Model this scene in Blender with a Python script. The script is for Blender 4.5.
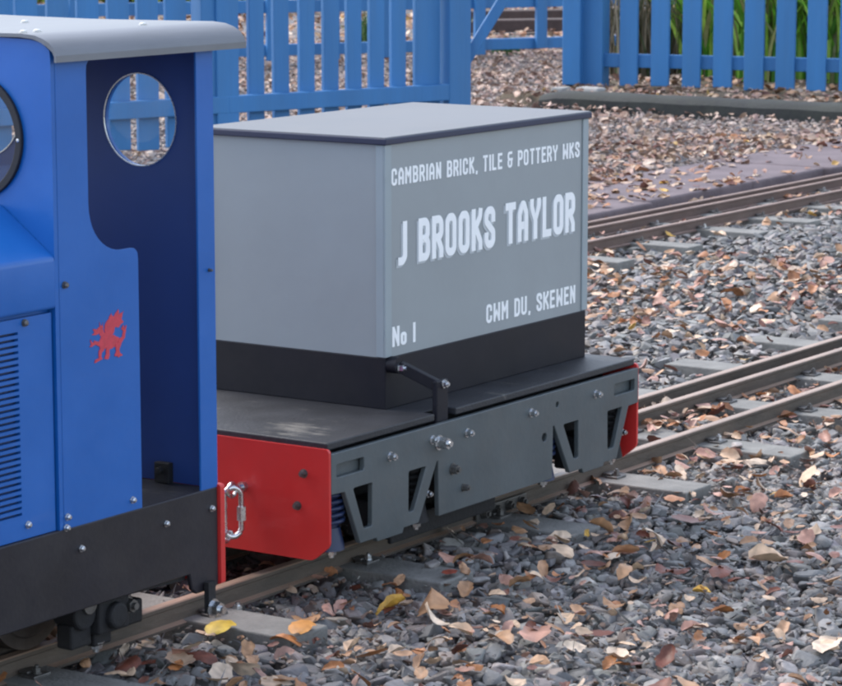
import bpy, bmesh, math, random
import numpy as np
from mathutils import Vector, Matrix
random.seed(7); rng = np.random.default_rng(11)
S = bpy.context.scene
for o in list(bpy.data.objects): bpy.data.objects.remove(o)
C = S.collection

# ------------------------------------------------------------------ camera
cd = bpy.data.cameras.new('camera'); cam = bpy.data.objects.new('camera', cd); C.objects.link(cam); S.camera = cam
F = Vector((0.8203, 0.5493, -0.1591)).normalized()
R = Vector((0.5563, -0.8310, -0.0006)); R = (R - F*R.dot(F)).normalized(); U = R.cross(F)
CAMP = Vector((-2.5991, -2.0209, 0.779))
m = Matrix((R, U, -F)).transposed().to_4x4(); m.translation = CAMP
cam.matrix_world = m
cd.sensor_fit = 'HORIZONTAL'; cd.sensor_width = 36; cd.lens = 2846.1/842*36
cd.clip_start = 0.1; cd.clip_end = 1000
cd.dof.use_dof = True; cd.dof.focus_distance = 3.3; cd.dof.aperture_fstop = 40

# ------------------------------------------------------------------ light
SUN_EL, SUN_AZ = math.radians(50), math.radians(86)     # azimuth of the sun, measured from +x
world = bpy.data.worlds.new('World'); S.world = world; world.use_nodes = True
wn = world.node_tree; bg = wn.nodes['Background']
sky = wn.nodes.new('ShaderNodeTexSky'); sky.sky_type = 'NISHITA'; sky.sun_disc = False
sky.sun_elevation = SUN_EL; sky.sun_rotation = math.pi/2 - SUN_AZ
sky.air_density = 1.0; sky.dust_density = 1.6; sky.ozone_density = 1.0
hs = wn.nodes.new('ShaderNodeHueSaturation'); hs.inputs['Saturation'].default_value = .62     # thin overcast
wn.links.new(sky.outputs[0], hs.inputs['Color']); wn.links.new(hs.outputs[0], bg.inputs[0]); bg.inputs[1].default_value = 0.15
sl = bpy.data.lights.new('sun', 'SUN'); so = bpy.data.objects.new('sun', sl); C.objects.link(so)
sl.energy = 0.7; sl.angle = math.radians(34); sl.color = (1.0, 0.95, 0.88)
sd = Vector((math.cos(SUN_EL)*math.cos(SUN_AZ), math.cos(SUN_EL)*math.sin(SUN_AZ), math.sin(SUN_EL)))
so.rotation_euler = sd.to_track_quat('Z', 'Y').to_euler()
S.render.engine = 'CYCLES'
S.view_settings.view_transform = 'Standard'; S.view_settings.look = 'None'
S.view_settings.exposure = 1.5; S.view_settings.gamma = 1; S.view_settings.use_curve_mapping = False
S.cycles.filter_width = 2.3

# ------------------------------------------------------------------ materials
def lin(r, g, b):
    f = lambda c: (c/255/12.92) if c/255 <= .04045 else ((c/255+.055)/1.055)**2.4
    return (f(r), f(g), f(b))
def mat(name, col, rough=.5, metal=0, var=.12, scale=18, bump=.0, bscale=200, spec=.5, col2=None, rvar=.1, stretch=(1, 1, 1), coat=0, dust=0, dcol=(.20, .175, .15), dscale=7):
    M = bpy.data.materials.new(name); M.use_nodes = True; nt = M.node_tree; b = nt.nodes['Principled BSDF']
    N = nt.nodes.new; L = nt.links.new
    tc = N('ShaderNodeTexCoord'); mp = N('ShaderNodeMapping'); mp.inputs['Scale'].default_value = stretch
    L(tc.outputs['Object'], mp.inputs[0])
    no = N('ShaderNodeTexNoise'); no.inputs['Scale'].default_value = scale; no.inputs['Detail'].default_value = 6; no.inputs['Roughness'].default_value = .62
    L(mp.outputs[0], no.inputs['Vector'])
    rp = N('ShaderNodeValToRGB'); rp.color_ramp.elements[0].position = .3; rp.color_ramp.elements[1].position = .7
    c2 = col2 if col2 else tuple(min(1, c*(1+var)) for c in col); c1 = col if col2 else tuple(c*(1-var) for c in col)
    rp.color_ramp.elements[0].color = (*c1, 1); rp.color_ramp.elements[1].color = (*c2, 1)
    L(no.outputs[0], rp.inputs[0]); outc = rp.outputs[0]
    if dust:
        d1 = N('ShaderNodeTexNoise'); d1.inputs['Scale'].default_value = dscale; d1.inputs['Detail'].default_value = 12; d1.inputs['Roughness'].default_value = .78; L(mp.outputs[0], d1.inputs['Vector'])
        dr = N('ShaderNodeMapRange'); dr.inputs[1].default_value = .42; dr.inputs[2].default_value = .78; dr.inputs[3].default_value = 0; dr.inputs[4].default_value = dust; L(d1.outputs[0], dr.inputs[0])
        dm = N('ShaderNodeMix'); dm.data_type = 'RGBA'; L(dr.outputs[0], dm.inputs[0]); L(outc, dm.inputs[6]); dm.inputs[7].default_value = (*dcol, 1); outc = dm.outputs[2]
    L(outc, b.inputs['Base Color'])
    mr = N('ShaderNodeMapRange'); mr.inputs[3].default_value = max(0, rough-rvar); mr.inputs[4].default_value = min(1, rough+rvar)
    L(no.outputs[0], mr.inputs[0]); L(mr.outputs[0], b.inputs['Roughness'])
    b.inputs['Metallic'].default_value = metal; b.inputs['Specular IOR Level'].default_value = spec
    b.inputs['Coat Weight'].default_value = coat
    if bump:
        n2 = N('ShaderNodeTexNoise'); n2.inputs['Scale'].default_value = bscale; n2.inputs['Detail'].default_value = 4; L(mp.outputs[0], n2.inputs['Vector'])
        bp = N('ShaderNodeBump'); bp.inputs['Strength'].default_value = bump; bp.inputs['Distance'].default_value = .004
        L(n2.outputs[0], bp.inputs['Height']); L(bp.outputs[0], b.inputs['Normal'])
    return M
M = {}
M['blue'] = mat('loco_blue_paint', (.005, .108, .41), .38, var=.10, scale=7, bump=.08, bscale=40, coat=.1, dust=.06, dcol=(.16, .20, .28), rvar=.12)
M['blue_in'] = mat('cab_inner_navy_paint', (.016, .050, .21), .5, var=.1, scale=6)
M['fence'] = mat('fence_blue_paint', (.038, .185, .44), .6, var=.16, scale=5, bump=.35, bscale=60, stretch=(1, 1, .12), dust=.22, dcol=(.10, .17, .20), dscale=9)
M['black'] = mat('black_frame_paint', (.0085, .0075, .013), .5, var=.25, scale=12, bump=.06, dust=.10, dscale=11)
M['black2'] = mat('black_underframe', (.010, .010, .012), .75, var=.4, scale=30, bump=.2)
M['band'] = mat('black_band_paint', (.006, .006, .012), .5, var=.2, scale=9, spec=.3, dust=.05, dscale=14)
M['deck'] = None
M['grey'] = mat('body_grey_paint', (.295, .325, .34), .5, var=.06, scale=4, bump=.08, bscale=50, dust=.14, dcol=(.24, .24, .23), dscale=5)
M['greytop'] = mat('lid_grey_paint', (.205, .215, .23), .7, var=.08, scale=5, spec=.15, dust=.35, dcol=(.20, .195, .19), dscale=10, bump=.1)
M['greyf'] = mat('side_frame_grey_paint', (.075, .092, .100), .45, var=.14, scale=14, bump=.08, bscale=120, dust=.30, dcol=(.13, .115, .10), dscale=16)
M['trimg'] = mat('corner_angle_paint', (.30, .35, .375), .45, var=.04)
M['navy'] = mat('lid_edge_navy', (.022, .028, .065), .5, var=.1)
M['white'] = mat('white_lettering', (.90, .92, .93), .5, var=.03, scale=90)
M['shade'] = mat('pale_letter_shadow', (.47, .51, .54), .5, var=.04)
M['red'] = mat('red_buffer_paint', (.60, .030, .028), .38, var=.1, scale=8, bump=.06, bscale=60, coat=.1, dust=.12, dcol=(.25, .12, .10), dscale=14)
M['dragon'] = mat('red_emblem', (.55, .045, .07), .5, var=.15, scale=200)
M['steel'] = mat('bright_zinc_steel', (.62, .64, .66), .28, metal=1, var=.1, scale=150)
M['dsteel'] = mat('dull_steel', (.16, .155, .15), .5, metal=.8, var=.25, scale=150)
M['roof'] = mat('brushed_roof_metal', (.19, .20, .22), .48, metal=.35, spec=.25, dust=.4, dcol=(.14, .14, .135), dscale=12, var=.1, scale=30, stretch=(.3, 3, 1), rvar=.05)
M['rubber'] = mat('black_rubber', (.010, .010, .014), .6)
M['railtop'] = mat('brown_rail_head', (.26, .175, .125), .45, metal=.1, var=.3, scale=40, bump=.2, bscale=300, col2=(.40, .28, .21), stretch=(.2, 1, 1))
M['railside'] = mat('grey_brown_rail_web', (.058, .050, .041), .65, metal=.05, var=.3, scale=30, bump=.25, bscale=200, col2=(.13, .10, .078), stretch=(.3, 1, 1))
M['railtopb'] = mat('rusty_rail_steel', (.20, .13, .10), .6, metal=.1, var=.3, scale=25, bump=.2, bscale=300, col2=(.32, .22, .18))
M['railsideb'] = mat('rusty_rail_web', (.10, .066, .055), .7, metal=.05, var=.3, scale=30, bump=.25, bscale=200, col2=(.17, .115, .095), stretch=(.3, 1, 1))
M['sleeper'] = mat('grey_composite_sleeper', (.205, .20, .185), .8, var=.25, scale=25, bump=.4, bscale=220)
M['kerb'] = mat('dark_green_kerb', (.020, .022, .025), .85, var=.4, scale=9, bump=.6, bscale=60, col2=(.048, .052, .048), dust=.3, dcol=(.07, .08, .045), dscale=6)
M['slab'] = mat('mauve_paving', (.12, .092, .10), .85, var=.18, scale=8, bump=.5, bscale=90, col2=(.20, .16, .17))
M['wood'] = mat('dark_brown_timber', (.07, .045, .04), .85, var=.4, scale=9, bump=.5, bscale=60)
M['conc'] = mat('pale_concrete', (.38, .37, .35), .85, var=.15, scale=30, bump=.3)
M['blued'] = mat('blue_damper_paint', (.012, .024, .075), .45)
M['wheel'] = mat('worn_wheel_steel', (.10, .085, .075), .5, metal=.5, var=.3, scale=40)
# deck: black board with grey scuffs
def deckmat():
    Mt = mat('black_deck_board', (.020, .021, .026), .55, var=.3, scale=20, bump=.15, bscale=250)
    nt = Mt.node_tree; b = nt.nodes['Principled BSDF']; N = nt.nodes.new; L = nt.links.new
    old = b.inputs['Base Color'].links[0].from_socket
    g = N('ShaderNodeNewGeometry'); 
    n1 = N('ShaderNodeTexNoise'); n1.inputs['Scale'].default_value = 45; n1.inputs['Detail'].default_value = 8; n1.inputs['Roughness'].default_value = .75
    mp = N('ShaderNodeMapping'); mp.inputs['Rotation'].default_value = (0, 0, .6); mp.inputs['Scale'].default_value = (1, .35, 1); L(g.outputs['Position'], mp.inputs[0]); L(mp.outputs[0], n1.inputs['Vector'])
    # scuff patch centred on (-0.005,-0.1)
    vm = N('ShaderNodeVectorMath'); vm.operation = 'DISTANCE'; L(g.outputs['Position'], vm.inputs[0]); vm.inputs[1].default_value = (-.012, -.125, .163)
    mr = N('ShaderNodeMapRange'); mr.inputs[1].default_value = .0; mr.inputs[2].default_value = .075; mr.inputs[3].default_value = .22; mr.inputs[4].default_value = 0; L(vm.outputs['Value'], mr.inputs[0])
    ad = N('ShaderNodeMath'); ad.operation = 'ADD'; L(n1.outputs[0], ad.inputs[0]); L(mr.outputs[0], ad.inputs[1])
    rp = N('ShaderNodeValToRGB'); rp.color_ramp.elements[0].position = .60; rp.color_ramp.elements[1].position = .82; L(ad.outputs[0], rp.inputs[0])
    mx = N('ShaderNodeMix'); mx.data_type = 'RGBA'; L(rp.outputs[0], mx.inputs[0]); L(old, mx.inputs[6]); mx.inputs[7].default_value = (.20, .185, .16, 1)
    L(mx.outputs[2], b.inputs['Base Color'])
    return Mt
M['deck'] = deckmat()
def attrmat(name, rough=.7, bump=.3, bscale=300, spec=.4, var=.25, sub=0):
    Mt = bpy.data.materials.new(name); Mt.use_nodes = True; nt = Mt.node_tree; b = nt.nodes['Principled BSDF']; N = nt.nodes.new; L = nt.links.new
    a = N('ShaderNodeAttribute'); a.attribute_name = 'tint'
    n = N('ShaderNodeTexNoise'); n.inputs['Scale'].default_value = bscale*.4; n.inputs['Detail'].default_value = 5
    tc = N('ShaderNodeTexCoord'); L(tc.outputs['Object'], n.inputs['Vector'])
    mr = N('ShaderNodeMapRange'); mr.inputs[1].default_value = .25; mr.inputs[2].default_value = .75; mr.inputs[3].default_value = 1-var; mr.inputs[4].default_value = 1+var; L(n.outputs[0], mr.inputs[0])
    mx = N('ShaderNodeVectorMath'); mx.operation = 'SCALE'; L(a.outputs['Color'], mx.inputs[0]); L(mr.outputs[0], mx.inputs['Scale'])
    L(mx.outputs[0], b.inputs['Base Color']); b.inputs['Roughness'].default_value = rough; b.inputs['Specular IOR Level'].default_value = spec
    n2 = N('ShaderNodeTexNoise'); n2.inputs['Scale'].default_value = bscale; n2.inputs['Detail'].default_value = 3; L(tc.outputs['Object'], n2.inputs['Vector'])
    bp = N('ShaderNodeBump'); bp.inputs['Strength'].default_value = bump; bp.inputs['Distance'].default_value = .002; L(n2.outputs[0], bp.inputs['Height']); L(bp.outputs[0], b.inputs['Normal'])
    return Mt
M['stone'] = attrmat('slate_chippings', .55, .35, 260, .5, .22)
M['leaf'] = attrmat('fallen_leaf', .5, .4, 160, .45, .22)
M['plant'] = attrmat('green_blade', .45, .2, 60, .4, .2)
def groundmat():
    Mt = bpy.data.materials.new('gravel_ground'); Mt.use_nodes = True; nt = Mt.node_tree; b = nt.nodes['Principled BSDF']; N = nt.nodes.new; L = nt.links.new
    g = N('ShaderNodeNewGeometry')
    v = N('ShaderNodeTexVoronoi'); v.inputs['Scale'].default_value = 42; L(g.outputs['Position'], v.inputs['Vector'])
    sep = N('ShaderNodeSeparateColor'); L(v.outputs['Color'], sep.inputs[0])
    rp = N('ShaderNodeValToRGB'); cr = rp.color_ramp; cr.interpolation = 'CONSTANT'
    cols = [(0, (.075, .08, .09)), (.22, (.13, .14, .155)), (.45, (.19, .195, .21)), (.62, (.24, .17, .13)), (.74, (.14, .07, .05)), (.82, (.34, .25, .19)), (.92, (.28, .28, .29))]
    cr.elements[0].color = (*cols[0][1], 1); cr.elements[1].position = cols[1][0]; cr.elements[1].color = (*cols[1][1], 1)
    for p, c in cols[2:]: e = cr.elements.new(p); e.color = (*c, 1)
    L(sep.outputs[0], rp.inputs[0])
    n = N('ShaderNodeTexNoise'); n.inputs['Scale'].default_value = 1.3; n.inputs['Detail'].default_value = 6; L(g.outputs['Position'], n.inputs['Vector'])
    mr = N('ShaderNodeMapRange'); mr.inputs[1].default_value = .3; mr.inputs[2].default_value = .7; mr.inputs[3].default_value = .75; mr.inputs[4].default_value = 1.2; L(n.outputs[0], mr.inputs[0])
    mx = N('ShaderNodeVectorMath'); mx.operation = 'SCALE'; L(rp.outputs[0], mx.inputs[0]); L(mr.outputs[0], mx.inputs['Scale']); L(mx.outputs[0], b.inputs['Base Color'])
    b.inputs['Roughness'].default_value = .85; mx.inputs[0].default_value = (0, 0, 0)
    bp = N('ShaderNodeBump'); bp.inputs['Strength'].default_value = .8; bp.inputs['Distance'].default_value = .01; L(v.outputs['Distance'], bp.inputs['Height']); L(bp.outputs[0], b.inputs['Normal'])
    return Mt
M['ground'] = groundmat()
M['soil'] = mat('leafy_soil', (.05, .038, .028), .9, var=.5, scale=14, bump=.8, bscale=60, col2=(.13, .10, .06))
def glassmat():
    Mt = bpy.data.materials.new('window_glass'); Mt.use_nodes = True; nt = Mt.node_tree; nt.nodes.clear(); N = nt.nodes.new
    o = N('ShaderNodeOutputMaterial'); t = N('ShaderNodeBsdfTransparent'); t.inputs[0].default_value = (.98, .985, .98, 1); g = N('ShaderNodeBsdfGlossy'); g.inputs['Roughness'].default_value = .03
    mx = N('ShaderNodeMixShader'); mx.inputs[0].default_value = .035
    nt.links.new(t.outputs[0], mx.inputs[1]); nt.links.new(g.outputs[0], mx.inputs[2]); nt.links.new(mx.outputs[0], o.inputs[0]); return Mt
M['glass'] = glassmat()

# ------------------------------------------------------------------ helpers
def tag(o, label=None, cat=None, group=None, kind=None):
    if label: o['label'] = label
    if cat: o['category'] = cat
    if group: o['group'] = group
    if kind: o['kind'] = kind
    return o
def thing(name, loc, label, cat, group=None):
    o = bpy.data.objects.new(name, None); C.objects.link(o); o.location = loc; o.empty_display_size = .05
    return tag(o, label, cat, group)
def link(name, me, mt, parent=None, origin=None):
    """coordinates in me are world coordinates; the object is parented with its origin kept at the parent's"""
    if mt: me.materials.append(mt)
    o = bpy.data.objects.new(name, me); C.objects.link(o)
    if origin is not None and parent is None:
        me.transform(Matrix.Translation(-Vector(origin))); o.location = origin
    if parent:
        o.parent = parent
        w = Vector((0, 0, 0)); p = parent
        while p: w += Vector(p.location); p = p.parent
        me.transform(Matrix.Translation(-w))
    return o
class B:
    def __init__(s): s.bm = bmesh.new()
    def box(s, x0, x1, y0, y1, z0, z1):
        r = bmesh.ops.create_cube(s.bm, size=1)
        for v in r['verts']: v.co = Vector((x0+(v.co.x+.5)*(x1-x0), y0+(v.co.y+.5)*(y1-y0), z0+(v.co.z+.5)*(z1-z0)))
        return s
    def obox(s, a, b, w, h, up=Vector((0, 0, 1))):
        """bar from a to b, width w across, height h along up"""
        a, b = Vector(a), Vector(b); d = (b-a).normalized(); sx = d.cross(up).normalized(); u = sx.cross(d)
        r = bmesh.ops.create_cube(s.bm, size=1); L = (b-a).length
        for v in r['verts']:
            c = v.co.copy(); v.co = a + d*((c.x+.5)*L) + sx*(c.y*w) + u*(c.z*h)
        return s
    def cyl(s, a, b, r1, r2=None, n=20, caps=True):
        a, b = Vector(a), Vector(b); r2 = r1 if r2 is None else r2; d = b-a
        r = bmesh.ops.create_cone(s.bm, cap_ends=caps, segments=n, radius1=r1, radius2=r2, depth=d.length)
        q = Vector((0, 0, 1)).rotation_difference(d.normalized()).to_matrix().to_4x4(); q.translation = (a+b)/2
        bmesh.ops.transform(s.bm, matrix=q, verts=r['verts']); return s
    def sphere(s, c, r, n=12, sc=(1, 1, 1)):
        q = bmesh.ops.create_uvsphere(s.bm, u_segments=n, v_segments=n//2+1, radius=r)
        for v in q['verts']: v.co = Vector((v.co.x*sc[0], v.co.y*sc[1], v.co.z*sc[2])) + Vector(c)
        return s
    def tube(s, pts, r, n=10, closed=False):
        P = [Vector(p) for p in pts]; N = len(P); rings = []
        for i, p in enumerate(P):
            d = ((P[(i+1) % N] - P[i-1]) if closed or 0 < i < N-1 else (P[1]-P[0] if i == 0 else P[-1]-P[-2])).normalized()
            up = Vector((.13, .21, .97)) if abs(d.z) < .9 else Vector((.97, .2, 0))
            sx = d.cross(up).normalized(); u = sx.cross(d)
            rings.append([s.bm.verts.new(p+sx*r*math.cos(2*math.pi*k/n)+u*r*math.sin(2*math.pi*k/n)) for k in range(n)])
        for i in range(N if closed else N-1):
            A, Bq = rings[i], rings[(i+1) % N]
            off = min(range(n), key=lambda o: (A[0].co-Bq[o].co).length) if closed and i == N-1 else 0
            for k in range(n): s.bm.faces.new((A[k], A[(k+1) % n], Bq[(k+1+off) % n], Bq[(k+off) % n]))
        if not closed: s.bm.faces.new(rings[0][::-1]); s.bm.faces.new(rings[-1])
        return s
    def plate(s, loops, f, t0, t1):
        """flat plate with holes: loops of 2D points, f(u,v,t)->3D, between t0 and t1"""
        es = []; base = []
        for lp in loops:
            vs = [s.bm.verts.new(f(u, v, t0)) for u, v in lp]; base.append(vs)
            es += [s.bm.edges.new((vs[i], vs[(i+1) % len(vs)])) for i in range(len(vs))]
        r = bmesh.ops.triangle_fill(s.bm, edges=es, use_beauty=True)
        faces = [g for g in r['geom'] if isinstance(g, bmesh.types.BMFace)]
        top = {}
        for lp, vs in zip(loops, base):
            for (u, v), a in zip(lp, vs): top[a] = s.bm.verts.new(f(u, v, t1))
        for fc in faces: s.bm.faces.new([top[v] for v in fc.verts][::-1])
        for vs in base:
            for i in range(len(vs)):
                a, b = vs[i], vs[(i+1) % len(vs)]; s.bm.faces.new((a, b, top[b], top[a]))
        return s
    def hexbolt(s, p, d, r, h, n=6):
        p, d = Vector(p), Vector(d).normalized(); return s.cyl(p, p+d*h, r, r*.96, n)
    def done(s, name, mt, parent=None, smooth=False, bevel=0, origin=None, seg=2, ang=35):
        bmesh.ops.recalc_face_normals(s.bm, faces=s.bm.faces[:])
        me = bpy.data.meshes.new(name); s.bm.to_mesh(me); s.bm.free()
        if smooth: me.polygons.foreach_set('use_smooth', [True]*len(me.polygons))
        o = link(name, me, mt, parent, origin)
        if smooth and smooth != 'all': me.set_sharp_from_angle(angle=math.radians(ang))
        if bevel:
            md = o.modifiers.new('bevel', 'BEVEL'); md.width = bevel; md.segments = seg; md.limit_method = 'ANGLE'; md.angle_limit = math.radians(40); md.harden_normals = False
        return o
def arc(cx, cy, r, a0, a1, n=8):
    return [(cx+r*math.cos(math.radians(a0+(a1-a0)*i/n)), cy+r*math.sin(math.radians(a0+(a1-a0)*i/n))) for i in range(n+1)]
def circ(cx, cy, r, n=48): return [(cx+r*math.cos(2*math.pi*i/n), cy+r*math.sin(2*math.pi*i/n)) for i in range(n)]
def rrect(x0, x1, y0, y1, r, n=5):
    return arc(x1-r, y1-r, r, 0, 90, n)+arc(x0+r, y1-r, r, 90, 180, n)+arc(x0+r, y0+r, r, 180, 270, n)+arc(x1-r, y0+r, r, 270, 360, n)
def roundpoly(pts, r, n=4):
    out = []; N = len(pts)
    for i in range(N):
        p = Vector(pts[i]).to_2d(); a = Vector(pts[i-1]).to_2d(); b = Vector(pts[(i+1) % N]).to_2d()
        da = (a-p); db = (b-p); rr = min(r, da.length*.45, db.length*.45)
        A = p+da.normalized()*rr; D = p+db.normalized()*rr
        for k in range(n+1):
            t = k/n; q = A*(1-t)**2+p*2*t*(1-t)+D*t*t; out.append((q.x, q.y))
    return out
XZ = lambda u, v, t: (u, t, v)       # plate parallel to the track
YZ = lambda u, v, t: (t, u, v)       # plate across the track
XY = lambda u, v, t: (u, v, t)
def bolt(name, p, d, r, h, parent, mt='steel', washer=True, nut=True):
    b = B(); p = Vector(p); d = Vector(d).normalized()
    if washer: b.cyl(p, p+d*.0012, r*1.25, n=20); p = p+d*.0012
    if nut: b.hexbolt(p, d, r, h); b.cyl(p+d*h, p+d*(h+r*.55), r*.5, n=12)
    else: b.cyl(p, p+d*h*.6, r, n=18); b.cyl(p+d*h*.6, p+d*h, r, r*.55, n=18)
    return b.done(name, M[mt], parent, bevel=0)

# ------------------------------------------------------------------ ground
GZ = -.047
b = B(); b.bm.faces.new([b.bm.verts.new(p) for p in ((-300, -300, GZ), (300, -300, GZ), (300, 300, GZ), (-300, 300, GZ))])
tag(b.done('ground', M['ground']), kind='structure')
b = B()      # raised leafy soil strip behind the kerb
gx = np.linspace(6.50, 9.2, 46); gy = np.linspace(-2.5, 3.80, 90)
vv = [[b.bm.verts.new((x, y, (-.004 + .006*math.sin(x*9+y*5)+.004*math.sin(y*17)) if (0 < i < 45 and 0 < j < 89) else GZ-.01)) for j, y in enumerate(gy)] for i, x in enumerate(gx)]
for i in range(45):
    for j in range(89): b.bm.faces.new((vv[i][j], vv[i+1][j], vv[i+1][j+1], vv[i][j+1]))
tag(b.done('planting_bed', M['soil'], smooth='all'), kind='structure')

# ------------------------------------------------------------------ visibility wedge for stones and leaves
def wedge(n, d0, d1, extra=.35):
    """n random ground points, denser nearby as the picture's scale needs, in view plus a margin"""
    u = rng.random(n); d = np.sqrt(d0*d0+u*(d1*d1-d0*d0))
    half = .148*d*1.06+extra; l = (rng.random(n)*2-1)*half
    # area correction: accept by relative width
    keep = rng.random(n) < 1.0
    f2 = np.array([F.x, F.y]); f2 /= np.linalg.norm(f2); r2 = np.array([R.x, R.y]); r2 /= np.linalg.norm(r2)
    P = np.array([CAMP.x, CAMP.y])[None]+d[:, None]*f2+l[:, None]*r2
    return P[keep], d[keep]
SL_X = [-1.065+.297*k for k in range(-2, 16)]        # sleeper centres on the near track
SLB_X = [1.5+.30*k for k in range(0, 22)]            # and on the far one
def near_sleeper(x, y, pad=0.):
    m1 = np.zeros(len(x), bool)
    for sx in SL_X: m1 |= (abs(x-sx) < .037-pad) & (y > -.258+pad) & (y < .285-pad)
    for sx in SLB_X: m1 |= (abs(x-sx) < .037-pad) & (y > .985+pad) & (y < 1.40-pad)
    return m1
def on_rail(x, y, pad=.014):
    m1 = np.zeros(len(x), bool)
    for ry in (-.098, .041, .098, 1.150, 1.277, 1.330): m1 |= abs(y-ry) < pad
    return m1

def protos(n, kind):
    out = []
    for k in range(n):
        bm = bmesh.new(); npt = {'near': 15, 'mid': 10, 'far': 7}[kind]
        for i in range(npt):
            v = Vector((random.gauss(0, 1), random.gauss(0, 1), random.gauss(0, 1))).normalized()
            v = Vector((v.x*1.0, v.y*random.uniform(.55, .85), max(-.36, min(.36, v.z*.56))))
            bm.verts.new(v*random.uniform(.85, 1.1))
        r = bmesh.ops.convex_hull(bm, input=bm.verts[:])
        bmesh.ops.delete(bm, geom=[g for g in r['geom_interior'] if isinstance(g, bmesh.types.BMVert)], context='VERTS')
        if kind == 'near': bmesh.ops.bevel(bm, geom=bm.edges[:], offset=.06, segments=1, affect='EDGES')
        bmesh.ops.triangulate(bm, faces=bm.faces[:]); bm.verts.index_update()
        V = np.array([v.co[:] for v in bm.verts]); T = np.array([[v.index for v in f.verts] for f in bm.faces]); bm.free(); out.append((V, T))
    return out
def rotm(yaw, tilt, tdir):
    n = len(yaw); cy, sy = np.cos(yaw), np.sin(yaw); Z = np.zeros(n); O = np.ones(n)
    Rz = np.stack([cy, -sy, Z, sy, cy, Z, Z, Z, O], 1).reshape(n, 3, 3)
    ax = np.stack([np.cos(tdir), np.sin(tdir), Z], 1); c, s_ = np.cos(tilt), np.sin(tilt)
    K = np.zeros((n, 3, 3)); K[:, 0, 1] = -ax[:, 2]; K[:, 0, 2] = ax[:, 1]; K[:, 1, 0] = ax[:, 2]; K[:, 1, 2] = -ax[:, 0]; K[:, 2, 0] = -ax[:, 1]; K[:, 2, 1] = ax[:, 0]
    I = np.eye(3)[None]; Rt = I + s_[:, None, None]*K + (1-c)[:, None, None]*(K@K)
    return Rt@Rz
def scatter(name, prot, P, z, size, tint, tiltmax, label, cat, mt, flat=None, smooth=False, kind='stuff'):
    n = len(P); yaw = rng.random(n)*6.283; tilt = (rng.random(n)**1.3)*tiltmax; td = rng.random(n)*6.283
    Rm = rotm(yaw, tilt, td); pi = rng.integers(0, len(prot), n)
    Vs, Ts, Cs = [], [], []; off = 0
    for k, (V, T) in enumerate(prot):
        idx = np.where(pi == k)[0]
        if len(idx) == 0: continue
        W = np.einsum('nij,vj->nvi', Rm[idx], V)*size[idx][:, None, None]
        W[:, :, 0] += P[idx, 0][:, None]; W[:, :, 1] += P[idx, 1][:, None]; W[:, :, 2] += z[idx][:, None]
        Vs.append(W.reshape(-1, 3)); nv = len(V)
        Ts.append((T[None]+(np.arange(len(idx))*nv)[:, None, None]+off).reshape(-1, 3)); off += nv*len(idx)
        Cs.append(np.repeat(tint[idx], nv, 0)*((.82+.36*rng.random((nv*len(idx), 1))) if smooth else 1))
    V = np.concatenate(Vs); T = np.concatenate(Ts); Cc = np.concatenate(Cs)
    me = bpy.data.meshes.new(name); me.vertices.add(len(V)); me.vertices.foreach_set('co', V.astype(np.float32).ravel())
    me.loops.add(T.size); me.loops.foreach_set('vertex_index', T.astype(np.int32).ravel())
    me.polygons.add(len(T)); me.polygons.foreach_set('loop_start', np.arange(0, T.size, 3, dtype=np.int32)); me.polygons.foreach_set('loop_total', np.full(len(T), 3, np.int32))
    me.update(calc_edges=True)
    at = me.color_attributes.new('tint', 'FLOAT_COLOR', 'POINT'); at.data.foreach_set('color', np.concatenate([Cc, np.ones((len(Cc), 1))], 1).astype(np.float32).ravel())
    me.polygons.foreach_set('use_smooth', [smooth]*len(T))
    o = link(name, me, mt); tag(o, label, cat, kind=kind); return o
SLATE = np.array([(.085, .095, .105), (.115, .128, .142), (.15, .163, .178), (.19, .20, .215), (.235, .245, .255), (.14, .135, .14), (.10, .105, .125), (.20, .185, .18)])
def slate(n, br=1.0):
    warm = np.array([1.14, 1.01, .89])
    c = SLATE[rng.choice(len(SLATE), n, p=[.14, .17, .2, .16, .1, .1, .06, .07])]
    return c*(.80+.45*rng.random((n, 1)))*br*warm*(1+.06*(rng.random((n, 3))-.5))
DENS = 1.0
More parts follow.
